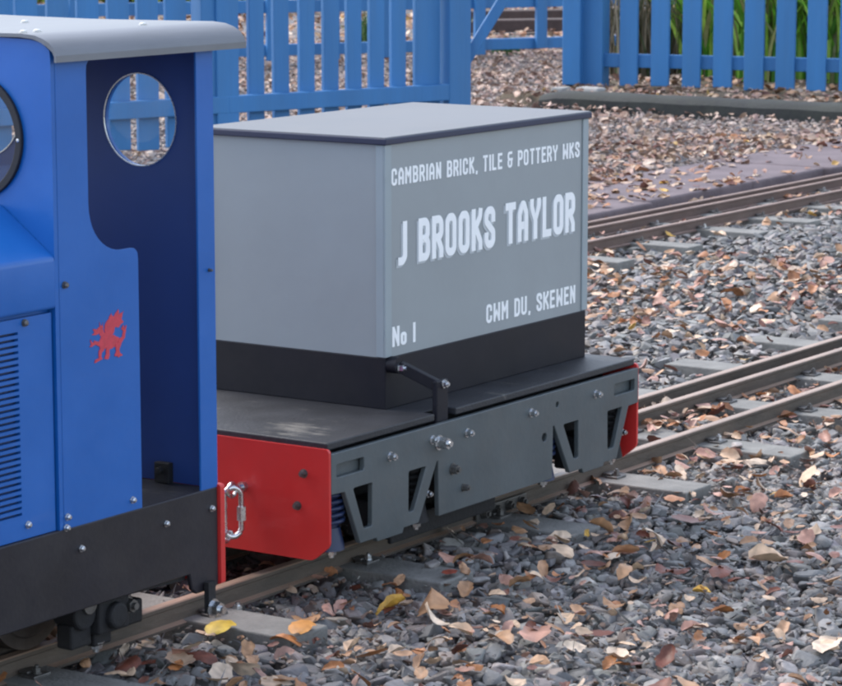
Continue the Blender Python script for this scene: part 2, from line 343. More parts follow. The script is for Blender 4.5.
def ballast():
    allow = lambda P: (P[:, 1] < 1.43) | ((P[:, 1] > 1.775+.05*np.sin(P[:, 0]*6)))
    for nm, d0, d1, n, s0, s1, kd, lb in (
        ('ballast', 2.45, 4.6, int(40000*DENS), .0120, .0245, 'near', 'angular blue grey slate chippings filling the near track bed in the foreground'),
        ('ballast', 4.6, 7.2, int(50000*DENS), .0115, .0215, 'mid', 'paler slate chippings lying between the two tracks'),
        ('gravel', 7.2, 14.5, int(54000*DENS), .010, .020, 'far', 'fine pinkish grey gravel of the yard beyond the far track')):
        P, d = wedge(n, d0, d1, .85 if nm == 'ballast' else .6)
        sl_ = near_sleeper(P[:, 0], P[:, 1]); rl = on_rail(P[:, 0], P[:, 1])
        bed = (P[:, 0] > 6.33) & (P[:, 0] < 9.2) & (P[:, 1] < 3.80)
        k = (~sl_ | (rng.random(len(P)) < .012)) & ~rl & allow(P) & ~bed; P = P[k]; sl_ = sl_[k]
        k2 = ~near_sleeper(P[:, 0], P[:, 1], -.013) | (rng.random(len(P)) < .25); P = P[k2]; sl_ = sl_[k2]
        n = len(P); size = s0+(s1-s0)*rng.random(n)**2.0; size *= np.where(rng.random(n) < .25, .62, 1)
        und = .004*np.sin(P[:, 0]*7+P[:, 1]*4)+.003*np.sin(P[:, 1]*13-P[:, 0]*5)
        z = GZ+.001+und+rng.random(n)**1.2*.015
        inner = (P[:, 1] > -.09) & (P[:, 1] < .10) & (P[:, 0] < 4.5); z = np.where(inner, z-.006, z)
        z = np.where(sl_, -.018, z); z = np.where((P[:, 1] > 1.70) & (P[:, 0] < 7), z+.026*np.exp(-(P[:, 1]-1.70)/.5), z); br = 1.2 if nm == 'ballast' else 1.45
        scatter(nm, protos(36 if kd == 'near' else 24, kd), P, z, size, slate(n, br) if nm == 'ballast' else slate(n, br)*np.array([1.25, 1.06, .98]), .75, lb, 'ballast' if nm == 'ballast' else 'gravel', M['stone'])
ballast()
P, d = wedge(15000, 2.5, 4.6, .1); P = P[~on_rail(P[:, 0], P[:, 1], .010)]; n = len(P)
scatter('stone_fines', protos(16, 'far'), P, GZ+.012+.012*rng.random(n), .0025+.0045*rng.random(n)**1.5, slate(n, .95)*np.where(rng.random((n, 1)) < .25, np.array([[1.2, .9, .7]]), 1), .9, 'small grit and brown crumbs between the foreground slate stones', 'grit', M['stone'])

# leaves -------------------------------------------------------------
LEAFC = [('tan', (.42, .235, .125)), ('pale buff', (.60, .42, .28)), ('orange brown', (.38, .15, .05)), ('dusty pink', (.44, .24, .18)), ('dark red brown', (.16, .05, .03)), ('cream', (.70, .54, .40)), ('golden yellow', (.58, .34, .06))]
LEAFW = [.26, .2, .16, .15, .14, .075, .015]
def leafproto(curl, cup, wob, w=.38, nu=7):
    V = []; T = []; nv = 5
    for i in range(nu+1):
        u = i/nu; ww = w*math.sin(math.pi*(.06+.90*u)**.9)**.55*(1+.12*math.sin(i*2.3+wob*7))
        if i == nu: ww = .012
        for j in range(nv):
            s_ = (j/(nv-1))*2-1; x = (u-.5); y = s_*ww
            z = curl*((u-.5)**2*1.6) + cup*(s_*s_)*ww*1.1 + wob*.09*math.sin(5*u+3*s_)
            V.append((x, y*(1-abs(cup)*.25*abs(s_)), z))
    for i in range(nu):
        for j in range(nv-1):
            a = i*nv+j; T += [(a, a+nv, a+nv+1), (a, a+nv+1, a+1)]
    # stalk
    k = len(V); V += [(-.5, .012, 0), (-.5, -.012, 0), (-.72, .0, .05)]; T.append((k, k+1, k+2))
    V = np.array(V); V[:, 2] -= V[:, 2].mean()
    return V, np.array(T)
LP = [leafproto(random.uniform(-.4, .6), random.uniform(-.35, .55), random.uniform(-.8, 1), random.uniform(.24, .40)) for _ in range(26)]
def leafpos(n, d0, d1, extra, z0=.011):
    P, d = wedge(n, d0, d1, extra)
    on = on_rail(P[:, 0], P[:, 1], .009); P = P[~on]; d = d[~on]
    und = .004*np.sin(P[:, 0]*7+P[:, 1]*4)+.003*np.sin(P[:, 1]*13-P[:, 0]*5)
    return P, und, d
def P_(x, y):
    d_ = Vector((x, y, -.03))-CAMP; return 421+2846.1*d_.dot(R)/d_.dot(F), 343-2846.1*d_.dot(U)/d_.dot(F)
LCU = [float(np.ptp(V[:-3, 2])) for V, T in LP]; LCU = [c/max(LCU)*.75 for c in LCU]
names = [c[0] for c in LEAFC]; cols = np.array([c[1] for c in LEAFC])
# individual leaves, the largest in the picture
def shapemesh(V, T, s, Rm, col):
    me = bpy.data.meshes.new('fallen_leaf'); W = (V@Rm.T)*s
    me.from_pydata([tuple(v) for v in W], [], [tuple(int(i) for i in t) for t in T])
    at = me.color_attributes.new('tint', 'FLOAT_COLOR', 'POINT'); vc = np.concatenate([np.repeat(col[None], len(V), 0)*(1+.5*(rng.random((len(V), 1))-.6)), np.ones((len(V), 1))], 1)
    at.data.foreach_set('color', vc.astype(np.float32).ravel()); me.polygons.foreach_set('use_smooth', [True]*len(me.polygons)); me.materials.append(M['leaf']); return me
def leaf_obj(x, y, z, size, ci, label, group, V=None, tiltmax=.9, yaw=None, col=None):
    Rm = rotm(np.array([rng.random()*6.283 if yaw is None else yaw]), np.array([rng.random()**1.4*tiltmax]), np.array([rng.random()*6.283]))[0]
    if V is None: V = LP[rng.integers(len(LP))]
    c = cols[ci]*(.8+.4*rng.random()) if col is None else np.array(col)
    me = shapemesh(V[0], V[1], size, Rm, c); o = bpy.data.objects.new('fallen_leaf', me); C.objects.link(o)
    lo = min(v.co.z for v in me.vertices); o.location = (x, y, z-lo*.55)
    tag(o, label, 'leaf', group); return o
def under_stock(x, y): return abs(y) < .17 and x < .60
P, und, dd = leafpos(1500, 2.62, 4.0, -.02)
cnt = 0
for (x, y), u_, d_ in zip(P, und, dd):
    if cnt >= 286: break
    if under_stock(x, y) and random.random() < .85: continue
    if near_sleeper(np.array([x]), np.array([y]))[0] and random.random() < .88: continue
    if random.random() > (.62 if y < -.30 else .95) and y < -.1: continue
    ci = rng.choice(len(LEAFC), p=LEAFW); sz = .020+.019*rng.random()**1.6
    if y < -.098: where = 'on open stones' if y < -.33 else 'by near sleepers'
    elif y < .1: where = 'between the near rails'
    else: where = 'behind the near track'
    f0, f1 = P_(x, y); zone = ('below the locomotive' if f0 < 260 else 'below the red end plate' if f0 < 400 else 'in front of the wagon' if f0 < 600 else 'right of the wagon')
    hgt = '' if f1 < 575 else ', low down'
    nm = names[ci]; V_, cu = LP[k_ := rng.integers(len(LP))], LCU[k_]
    shp = ('big ' if sz > .031 else 'small ' if sz < .0235 else '')+nm+(' flat' if cu < .25 else ' curled' if cu < .5 else ' rolled up')
    leaf_obj(x, y, GZ+.026+u_, sz, ci, ' '.join(f'{shp} leaf {where} {zone}{hgt}'.replace('of the wagon', 'of wagon').replace('below the red', 'below red').split()[:16]), f'{shp} leaves {where} {zone}{hgt}', V=V_); cnt += 1
# leaves the photograph shows on their own
def special(px, py, size, ci, label, yaw=None, tilt=.3, z=GZ+.026, col=None, V=None):
    d = (F*2846.1 + R*(px-421) - U*(py-343)); t = (z-CAMP.z)/d.z; p = CAMP+d*t
    leaf_obj(p.x, p.y, z, size, ci, label, None, tiltmax=tilt, yaw=yaw, col=col, V=V)
special(222, 627, .050, 6, 'bright yellow leaf lying by the rail bolt below the couplings', .2, .15, z=-.016, col=(.62, .42, .05))
special(303, 627, .046, 2, 'flat orange leaf lying on a grey sleeper end below the red end plate', .3, .1, z=-.015, col=(.60, .27, .07))
special(180, 660, .060, 1, 'large pale buff leaf at the lower left below the black locomotive frame', .9, .3)
special(432, 610, .055, 0, 'big tan leaf with a brown edge in the chippings below the grey side frame', .5, .4)
special(536, 634, .055, 3, 'broad pinkish leaf lying flat in the bottom foreground', .4, .3)
special(618, 657, .050, 5, 'cream oval leaf near the bottom edge right of centre', .6, .2)
special(620, 554, .050, 3, 'dusty pink leaf right of the sleeper ends', -.4, .3)
special(770, 560, .055, 1, 'pale leaf among the stones at the right foreground', -.5, .3)
special(806, 536, .050, 1, 'light buff leaf at the right edge of the foreground', -.2, .3)
special(686, 520, .052, 4, 'dark red brown leaf beyond the nearest bare sleeper end', .9, .5)
special(450, 572, .028, 4, 'tiny rolled red brown leaf on a grey sleeper end', .1, .1, z=-.016, col=(.26, .05, .025))
special(722, 572, .045, 4, 'dark rust coloured leaf standing on edge in the right foreground', .2, 1.2)
special(828, 645, .055, 5, 'cream and white curled leaf in the bottom right corner', .1, .4)
special(500, 640, .040, 0, 'small tan leaf in the middle of the bottom foreground', 1.1, .3)
# leaf litter too plentiful to count
def litter(n, d0, d1, extra, s0, s1, label, filt, dark=1.0, fade=.12):
    P, und, d = leafpos(n, d0, d1, extra); k = filt(P) & (~near_sleeper(P[:, 0], P[:, 1], -.006) | (rng.random(len(P)) < .12)); P, und = P[k], und[k]; n = len(P)
    col = cols[rng.choice(len(LEAFC), n, p=LEAFW)]*(.75+.5*rng.random((n, 1)))*dark; col = col*(1-fade)+np.array([.36, .27, .235])*fade*(.7+.6*rng.random((n, 1)))
    bed = (P[:, 0] > 6.45) & (P[:, 0] < 9.2) & (P[:, 1] < 3.80); slab = (P[:, 1] > 1.43) & (P[:, 1] < 1.80)
    z = GZ+.027+und; z = np.where((P[:, 1] > 1.70) & (P[:, 0] < 7), z+.026*np.exp(-(np.maximum(P[:, 1], 1.70)-1.70)/.5), z); z = np.where(bed, .004, z); z = np.where(slab, .004, z)
    scatter('leaf_litter', LP, P, z, s0+(s1-s0)*rng.random(n)**1.5, col, .9, label, 'leaf litter', M['leaf'], smooth=True)
clump = lambda P, k=1.0: rng.random(len(P)) < np.clip(.55+.45*np.sin(P[:, 0]*2.1+1)*np.sin(P[:, 1]*2.7+P[:, 0]*.8), .15, 1)*k
litter(700, 2.7, 5.2, .3, .018, .034, 'leaves gathered along the sleeper ends of the near track', lambda P: (P[:, 1] > -.36) & (P[:, 1] < -.11) & (P[:, 0] > .25))
litter(1000, 2.6, 4.3, .15, .011, .024, 'small leaf scraps among the foreground slate stones', lambda P: P[:, 1] < .3)
litter(6800, 3.9, 6.3, .3, .016, .036, 'dry autumn leaves scattered over the stones between the two tracks', lambda P: clump(P) & (P[:, 1] > -1.5) & (P[:, 1] < 1.2))
litter(2600, 3.0, 6.0, .3, .014, .030, 'small leaves collected between the rails of the near track', lambda P: (P[:, 1] > -.09) & (P[:, 1] < .095) & (P[:, 0] > .62))
litter(9500, 5.0, 9.0, .3, .018, .036, 'leaves collected along the far track and on the paving behind', lambda P: (P[:, 1] > 1.0) & (P[:, 1] < 2.4) & clump(P))
litter(19000, 7.0, 15, .3, .018, .042, 'thick pink and brown leaf litter over the yard gravel', lambda P: (P[:, 1] > 1.66) & clump(P, 1.1), .95, .58)
litter(9000, 14, 24, .3, .03, .07, 'leaf litter over the ground far beyond the fences', lambda P: P[:, 1] > 3, .9)
litter(3800, 8.2, 9.6, .3, .022, .045, 'orange brown leaves banked along the foot of the dark kerb', lambda P: (P[:, 0] > 6.12) & (P[:, 0] < 6.34), 1.0)
litter(2200, 9.0, 12, .2, .025, .05, 'brown leaves on the soil under the right fence', lambda P: (P[:, 0] > 6.5) & (P[:, 1] < 3.7), .7)

# ------------------------------------------------------------------ tracks
def rail_mb(b, y, x0, x1, hw=.0068):
    # flat bottom section: head, web, foot
    pr = [(-.0125, -.0265), (.0125, -.0265), (.0125, -.0235), (.0050, -.0215), (.0050, -.0065), (hw, -.0050), (hw, -.0012), (hw-.0012, 0), (-hw+.0012, 0), (-hw, -.0012), (-hw, -.0050), (-.0050, -.0065), (-.0050, -.0215), (-.0125, -.0235)]
    b.plate([[(y+p, z) for p, z in pr]], YZ, x0, x1); return b
def track(x0, x1, rails, sx, label, y0, y1, mt, clips):
    t = thing('railway_track', (x0, rails[0], -.03), label, 'railway track')
    for y in rails:
        ro = rail_mb(B(), y, x0, x1).done('rail', M[mt], t); ro.data.materials.append(M[mt.replace('top', 'side')])
        for pg in ro.data.polygons: pg.material_index = 0 if pg.normal.z > .3 and pg.center.z+.03 > -.003+0*y or pg.center.z+.03 > 1 else 1
    for k, x in enumerate(sx):
        j = random.uniform(-.008, .008); a = random.uniform(-.02, .02); w = .035
        s_ = B().box(x-w, x+w, y0+j, y1+j, -.062, -.0215)
        for v in s_.bm.verts: v.co.x += (v.co.y-.1)*a
        s_.done('sleeper', M['sleeper'], t, bevel=.002)
        for y in rails if clips else []:
            for sgn in (-1, 1):
                if rails[1] <= y and sgn == -1 and y != rails[1]: continue
                c = B().box(x-.013, x+.013, min(y+sgn*.0135, y+sgn*.032), max(y+sgn*.0135, y+sgn*.032), -.0225, -.0185); c.box(x-.010, x+.010, min(y+sgn*.0075, y+sgn*.0205), max(y+sgn*.0075, y+sgn*.0205), -.0184, -.0155)
                cl = c.done('rail_clip', M['dsteel'], t, bevel=.001)
                bolt('bolt', (x, y+sgn*.024, -.0183), (0, 0, 1), .0045, .005, cl, 'dsteel' if (k % 3) else 'steel')
    return t
tr = track(-1.9, 9.0, (-.098, .041, .098), SL_X, 'near dual gauge miniature track of three brown rails under the locomotive and wagon', -.255, .28, 'railtop', True)
fp = B().box(.385, .505, -.1085, -.1045, -.0225, -.0065).done('fishplate', M['dsteel'], tr, bevel=.001)
for k in range(4): bolt('bolt', (.400+.030*k, -.1086, -.0145), (0, -1, 0), .0058, .006, fp, 'dsteel')
bolt('bolt', (-.137, -.125, -.026), (0, 0, 1), .006, .007, tr)
track(1.0, 9.0, (1.150, 1.277, 1.334), SLB_X, 'far dual gauge track of three rusty brown rails running past the mauve paving', .985, 1.40, 'railtopb', True)
# paving edge behind the far track
pv = thing('paving_edge', (2.0, 1.7, -.03), 'low mauve paving slabs edging the far track, strewn with leaves', 'paving')
x = 1.6
while x < 7.9 and x < 6.2:
    L_ = random.uniform(.42, .62)
    for r_, (ya, yb) in enumerate(((1.435, 1.80),)):
        dz = random.uniform(-.005, .004); jy = random.uniform(-.018, .010)
        q_ = B().box(x+r_*.2, x+r_*.2+L_-.006, ya+(jy if r_ == 0 else 0), yb, -.06, -.001+dz)
        q_.done('slab', M['slab'], pv, bevel=.006)
    x += L_

# ------------------------------------------------------------------ kerb and far edging
kb = B(); L0 = Vector((6.42, 3.46, 0)); L1 = Vector((6.42, -1.2, 0)); n = 60
prof = [(-.075, -.06), (-.075, .004), (-.060, .018), (-.03, .026), (.03, .027), (.07, .018), (.08, -.06)]
rings = []
for i in range(n+1):
    y = L0.y+(L1.y-L0.y)*i/n; w = .0025*math.sin(i*.5)+.0015*math.sin(i*2.3); e = .75 if i == 0 else 1
    rings.append([kb.bm.verts.new((6.42+px_*e+w, y, pz_+(.0015*math.sin(i*1.7+px_*30) if pz_ > 0 else 0)-(.012 if i == 0 and pz_ > 0 else 0))) for px_, pz_ in prof])
for i in range(n):
    for k in range(len(prof)-1): kb.bm.faces.new((rings[i][k], rings[i][k+1], rings[i+1][k+1], rings[i+1][k]))
kb.bm.faces.new(rings[0]); kb.bm.faces.new(rings[-1][::-1])
tag(kb.done('kerb', M['kerb'], smooth=True, origin=(6.42, 1.2, -.03)), 'low rounded dark green mossy kerb in front of the right fence', 'kerb')

# ------------------------------------------------------------------ fences
def fpt(A, Bp, px):        # point on the ground line A-B seen at pixel column px
    n = R*2846.1 - F*(px-421); n2 = Vector((n.x, n.y)); c = Vector((CAMP.x, CAMP.y))
    A, Bp = Vector(A), Vector(Bp); t = (c-A).dot(n2)/((Bp-A).dot(n2)); return A+(Bp-A)*t
def board(a2, b2, z0, z1, th, fy=0):
    """bar along the ground line from a2 to b2"""
    a2, b2 = Vector(a2), Vector(b2); d = (b2-a2).normalized(); nrm = Vector((-d.y, d.x)); a = a2+nrm*fy; c = b2+nrm*fy
    q = B(); q.obox((a.x, a.y, (z0+z1)/2), (c.x, c.y, (z0+z1)/2), th, z1-z0); return q
def upright(c2, d, w, th, z0, z1, fy=0, pointed=True, lean=0):
    d = Vector(d).normalized(); nrm = Vector((-d.y, d.x)); c = Vector(c2)+nrm*fy
    q = B(); pr = [(-w/2, z0), (w/2, z0), (w/2, z1-(w*.45 if pointed else 0))]+([(0, z1)] if pointed else [(-w/2, z1)])+([(-w/2, z1-w*.45)] if pointed else [])
    f = lambda u, v, t: (c.x+d.x*(u+lean*(v-z0))+nrm.x*t, c.y+d.y*(u+lean*(v-z0))+nrm.y*t, v); q.plate([pr], f, -th/2, th/2); return q
# right fence
A, Bf = (7.07, 3.60), (7.27, 2.665); d = (Vector(Bf)-Vector(A)).normalized()
fr = thing('picket_fence', (7.1, 3.5, 0), 'right hand blue picket fence on the soil behind the dark kerb', 'fence')
end = Vector(A)+d*3.2; A0 = Vector(A)-d*.0
# far side of the pickets is +normal; camera is on the side of -x
sgn = 1 if Vector((-d.y, d.x)).x > 0 else -1
for z0, z1 in ((.072, .125), (.78, .835)): board(A0, end, z0, z1, .028, sgn*.026).done('rail', M['fence'], fr, bevel=.003)
for k in range(-1, 24):
    c = fpt(A, Bf, 630.9+31.6*k) if k >= 0 else fpt(A, Bf, 604)
    if k > 6: c = fpt(A, Bf, 630.9+31.6*6)+d*.1255*(k-6)
    if k < 0: continue
    upright(c, d, .073+random.uniform(-.002, .003), .02, random.uniform(-.004, .006), .93, 0, lean=random.uniform(-.004, .004)).done('picket', M['fence'], fr, bevel=.003)
upright(fpt(A, Bf, 593.5), d, .095, .095, -.05, 1.02, sgn*.03, True).done('post', M['fence'], fr, bevel=.004)
upright(Vector((7.02, 3.70)), (.3, -.95), .072, .09, .004, 1.0, 0, True).done('gate_stop', M['fence'], fr, bevel=.004)
upright(Vector(A)+d*2.0, d, .095, .095, -.05, 1.02, sgn*.09, True).done('post', M['fence'], fr, bevel=.004)
for px, w, l in ((563, .045, 'small pale stone lump at the foot of the gateway post, left one'), (592, .10, 'flat pale concrete bit under the right fence end post')):
    dd_ = (F*2846.1 + R*(px-421) - U*(90.5-343)); t_ = (.003-CAMP.z)/dd_.z; p = CAMP+dd_*t_
    q = B(); q.box(p.x-.04, p.x+.03, p.y-w/2, p.y+w/2, -.006, .016)
    for v in q.bm.verts: v.co += Vector((random.uniform(-.006, .006), random.uniform(-.008, .008), random.uniform(-.003, .003)))
    tag(q.done('concrete_block', M['conc'], bevel=.006, origin=(p.x, p.y, 0)), l, 'concrete')
# left fence: two runs meeting at a post
P0, P1, P2 = Vector((3.3, 4.33)), Vector((4.76, 3.66)), Vector((5.68, 3.39))
fl = thing('picket_fence', (P1.x, P1.y, -.03), 'left blue picket fence with its low rail in front, behind the grey box and locomotive', 'fence')
def gnd(px, py, z=-.03):
    d_ = (F*2846.1 + R*(px-421) - U*(py-343)); t_ = (z-CAMP.z)/d_.z; p = CAMP+d_*t_; return Vector((p.x, p.y))
P1 = gnd(222, 155); P2 = gnd(452, 139); PA = gnd(0, 170); PL = P1+(PA-P1)*2.2
for a, b_ in ((PL, P1), (P1, P2)):
    dv = (b_-a).normalized(); nv = Vector((-dv.y, dv.x)); sg = -1 if nv.dot(Vector((F.x, F.y))) > 0 else 1
    for z0, z1 in ((.098, .150), (.74, .80)): board(a, b_, z0, z1, .03, sg*.026).done('rail', M['fence'], fl, bevel=.003)
for px, w in ((253.5, .056), (279, .056), (304.5, .056), (329, .056), (352.5, .055), (375, .056), (397, .056), (426, .098)):
    upright(fpt(P1, P2, px), P2-P1, w, .018, .0+random.uniform(-.004, .004), .9, 0, lean=random.uniform(-.006, .006)).done('picket', M['fence'], fl, bevel=.003)
for px in [-246+30.2*k for k in range(8)]+[24-30*1, 23, 54, 84.5, 115, 144, 173]:
    upright(fpt(PL, P1, px), P1-PL, .071, .018, .0+random.uniform(-.004, .004), .9, 0, lean=random.uniform(-.006, .006)).done('picket', M['fence'], fl, bevel=.003)
upright(fpt(PL, P1, 203), P1-PL, .062, .06, -.05, .98, 0).done('post', M['fence'], fl, bevel=.004)
upright(P1, (P2-P1), .080, .08, -.05, 1.0, 0).done('post', M['fence'], fl, bevel=.004)
upright(P2, (P2-P1), .088, .088, -.05, 1.02, 0).done('post', M['fence'], fl, bevel=.004)
# brace rising from the gateway post to a beam across the gateway
def atd(px, py, ref):      # pixel on the vertical plane through ref facing the camera
    d_ = (F*2846.1 + R*(px-421) - U*(py-343)); fh = Vector((F.x, F.y, 0)).normalized(); t_ = (Vector((ref.x, ref.y, 0))-CAMP).dot(fh)/d_.dot(fh); return CAMP+d_*t_
ref = P2+Vector((.03, .03))
a = atd(459, 72, ref); c = atd(508, -8, ref); e = a+(c-a)*((.93-a.z)/(c.z-a.z))
B().obox(a, e, .035, .045, Vector((F.x, F.y, 0))).done('brace', M['fence'], fl, bevel=.003)
q = B(); q.obox((P2.x, P2.y, .955), (7.05, 3.62, .965), .06, .05); q.done('gateway_beam', M['fence'], fl, bevel=.003)
# far fence across the back
FA, FB = gnd(0, 73), gnd(640, 54); ff = thing('rail_fence', (FB.x, FB.y, -.03), 'far blue rail fence with wide spaced uprights seen through the gateway', 'fence')
FL = FA+(FA-FB)*.35; FR = FB+(FB-FA)*.12
for z0, z1 in ((.010, .062), (.205, .262), (.42, .47)): board(FL, FR, z0, z1, .03, 0).done('rail', M['fence'], ff, bevel=.003)
for px in (-60, 5, 70, 140, 206, 268, 330, 384, 431, 477, 539, 600, 655):
    upright(fpt(FL, FR, px), FR-FL, .055, .025, .012 if px > 500 else -.01, .62, -.03).done('upright', M['fence'], ff, bevel=.003)
# timber edging far behind
for (px, py, h, lb) in ((560, 30, .05, 'lower dark brown timber sleeper lying in the gravel beyond the far fence'), (560, 20, .05, 'upper dark brown timber lying farthest back beyond the far fence')):
    g1, g2 = gnd(455, py+2), gnd(640, py-1)
    B().obox((g1.x, g1.y, .0), (g2.x, g2.y, .0), .16, .07).done('timber_edging', M['wood'], None, bevel=.008, origin=(g1.x, g1.y, -.03))
    o = [q for q in C.objects if q.name.startswith('timber_edging')][-1]; tag(o, lb, 'timber')

# ------------------------------------------------------------------ plants
def blades(name, cx, cy, n, rad, h, w, palette, label, cat, lean=.5, z=0):
    V, T, Cc = [], [], []
    for i in range(n):
        a = random.uniform(0, 6.283); r_ = rad*math.sqrt(random.random()); x, y = cx+r_*math.cos(a), cy+r_*math.sin(a)
        la = random.uniform(0, 6.283); ln = random.uniform(.1, 1)*lean; H = h*random.uniform(.5, 1.1); W = w*random.uniform(.6, 1.3); fa = random.uniform(0, 3.14)
        col = np.array(random.choice(palette))*random.uniform(.7, 1.3); k0 = len(V); ns = 6
        for s_ in range(ns+1):
            t = s_/ns; bend = ln*t*t*H; zz = z+H*(t-.35*ln*t*t*t); ww = W*(1-t)**.6*.5+.0006
            px, py = x+math.cos(la)*bend, y+math.sin(la)*bend
            V += [(px+math.cos(fa)*ww, py+math.sin(fa)*ww, zz), (px-math.cos(fa)*ww, py-math.sin(fa)*ww, zz)]; Cc += [(*col, 1)]*2
        for s_ in range(ns): q = k0+2*s_; T.append((q, q+1, q+3, q+2))
    me = bpy.data.meshes.new(name); me.from_pydata(V, [], T); at = me.color_attributes.new('tint', 'FLOAT_COLOR', 'POINT'); at.data.foreach_set('color', np.array(Cc, np.float32).ravel())
    o = link(name, me, M['plant'], None, origin=(cx, cy, z)); return tag(o, label, cat)
G1 = [(.20, .50, .04), (.30, .60, .06), (.11, .30, .03), (.42, .62, .09), (.30, .30, .10)]; G2 = [(.10, .09, .05), (.16, .13, .08), (.07, .10, .04), (.22, .18, .12)]
def atx(px, x): d_ = (F*2846.1 + R*(px-421)); return CAMP.y+d_.y*(x-CAMP.x)/d_.x
for k, (px, x, n, pal, lb, h) in enumerate((
    (632, 7.75, 260, G2, 'withered brown stemmed plant behind the left end of the right fence', .5),
    (672, 7.85, 240, G2+[(.10, .22, .04)], 'half withered brown and green plant behind the right fence', .5),
    (716, 7.85, 700, G1, 'bright green strap leaved clump left of the others behind the right fence', .62),
    (772, 7.80, 760, G1, 'dense green strap leaved clump in the middle behind the right fence', .62),
    (826, 7.85, 760, G1, 'bright green strap leaved clump at the right picture edge behind the fence', .66),
    (880, 7.85, 420, G1, 'green strap leaved clump just beyond the right picture edge', .66))):
    blades('leafy_plant' if pal is G1 else 'withered_plant', x, atx(px, x), n, .16, h, .020 if pal is G1 else .007, pal, lb, 'plant', .55 if pal is G1 else .3, -.005)
for i, (px, dist, h, lb) in enumerate(((8, 20.5, .9, 'yellow green bush far behind the left fence at the picture edge'), (40, 20, .9, 'yellowish bush far behind the left fence, second from the left edge'), (72, 20.5, .8, 'pale green far bush above the locomotive roof'), (104, 20, .8, 'far green bush over the middle of the cab roof'), (134, 20.5, .8, 'far yellowish bush over the roof end of the locomotive'), (165, 20, .9, 'far green bush behind the fence post cluster'), (243, 19, .9, 'green bush seen between pickets above the box corner'), (365, 14.2, .22, 'small green weed tuft on the gravel behind the left fence'), (386, 14.4, .2, 'second small green weed tuft on the gravel behind the left fence'), (448, 14.3, .25, 'dark green weed by the far fence left of the brace'), (505, 13.9, .10, 'low green weed under the far fence right of the brace'))):
    dr = (F*2846.1 + R*(px-421)); dr.z = 0; dr.normalize(); p = CAMP+dr*dist
    blades('bush' if h > .5 else 'weed', p.x, p.y, 500 if h > .5 else 90, .28 if h > .5 else .07, h, .03 if h > .5 else .012, [(.20, .26, .04), (.12, .2, .04), (.3, .3, .06)] if h > .5 else [(.05, .13, .03), (.1, .18, .04)], lb, 'bush' if h > .5 else 'weed', .8, -.04)

# ------------------------------------------------------------------ stroke lettering
G = {
 'A': (2.4, [[(0, 0), (0, 4.4), (.9, 6), (1.5, 6), (2.4, 4.4), (2.4, 0)], [(0, 2.2), (2.4, 2.2)]]),
 'B': (2.4, [[(0, 0), (0, 6), (1.7, 6), (2.3, 5.4), (2.3, 3.7), (1.7, 3.1), (2.4, 2.5), (2.4, .6), (1.8, 0), (0, 0)], [(0, 3.1), (1.6, 3.1)]]),
 'C': (2.4, [[(2.4, 4.4), (2.4, 5.4), (1.8, 6), (.6, 6), (0, 5.4), (0, .6), (.6, 0), (1.8, 0), (2.4, .6), (2.4, 1.6)]]),
 'D': (2.4, [[(0, 0), (0, 6), (1.6, 6), (2.4, 5.2), (2.4, .8), (1.6, 0), (0, 0)]]),
 'E': (2.1, [[(2.1, 6), (0, 6), (0, 0), (2.1, 0)], [(0, 3.1), (1.8, 3.1)]]),
 'I': (.0, [[(0, 0), (0, 6)]]),
 'J': (1.6, [[(1.6, 6), (1.6, .7), (.9, 0), (0, 0)]]),
 'K': (2.4, [[(0, 0), (0, 6)], [(2.4, 6), (2.3, 5.2), (.3, 2.9)], [(.8, 3.4), (2.4, .8), (2.4, 0)]]),
 'L': (2.0, [[(0, 6), (0, 0), (2.0, 0)]]),
 'M': (3.0, [[(0, 0), (0, 6)], [(.3, 5.3), (1.5, 2.8), (2.7, 5.3)], [(3.0, 6), (3.0, 0)]]),
 'N': (2.4, [[(0, 0), (0, 6)], [(.28, 5.3), (2.12, .7)], [(2.4, 0), (2.4, 6)]]),
 'O': (2.4, [[(.6, 0), (0, .6), (0, 5.4), (.6, 6), (1.8, 6), (2.4, 5.4), (2.4, .6), (1.8, 0), (.6, 0)]]),
 'P': (2.4, [[(0, 0), (0, 6), (1.8, 6), (2.4, 5.4), (2.4, 3.3), (1.8, 2.7), (0, 2.7)]]),
 'R': (2.4, [[(0, 0), (0, 6), (1.8, 6), (2.4, 5.4), (2.4, 3.5), (1.8, 2.9), (0, 2.9)], [(1.2, 2.9), (2.4, .9), (2.4, 0)]]),
 'S': (2.4, [[(2.4, 4.5), (2.4, 5.4), (1.8, 6), (.6, 6), (0, 5.4), (0, 4.0), (2.4, 2.1), (2.4, .6), (1.8, 0), (.6, 0), (0, .6), (0, 1.5)]]),
 'T': (2.4, [[(0, 6), (2.4, 6)], [(1.2, 6), (1.2, 0)]]),
 'U': (2.4, [[(0, 6), (0, .6), (.6, 0), (1.8, 0), (2.4, .6), (2.4, 6)]]),
 'W': (3.0, [[(0, 6), (0, 0)], [(.3, .7), (1.5, 3.3), (2.7, .7)], [(3.0, 0), (3.0, 6)]]),
 'Y': (2.6, [[(0, 6), (0, 5.2), (1.3, 2.7), (2.6, 5.2), (2.6, 6)], [(1.3, 2.7), (1.3, 0)]]),
 'o': (1.7, [[(.4, 0), (0, .4), (0, 3.0), (.4, 3.4), (1.3, 3.4), (1.7, 3.0), (1.7, .4), (1.3, 0), (.4, 0)]]),
 '&': (2.4, [[(2.3, 6), (.6, 6), (0, 5.4), (0, 3.8), (.6, 3.1), (0, 2.5), (0, .6), (.6, 0), (1.7, 0), (2.3, .6), (2.3, 3.1)], [(.6, 3.1), (2.6, 3.1)]]),
 ',': (.2, [[(.3, .4), (0, -1.2)]]),
 ' ': (.9, []),
}
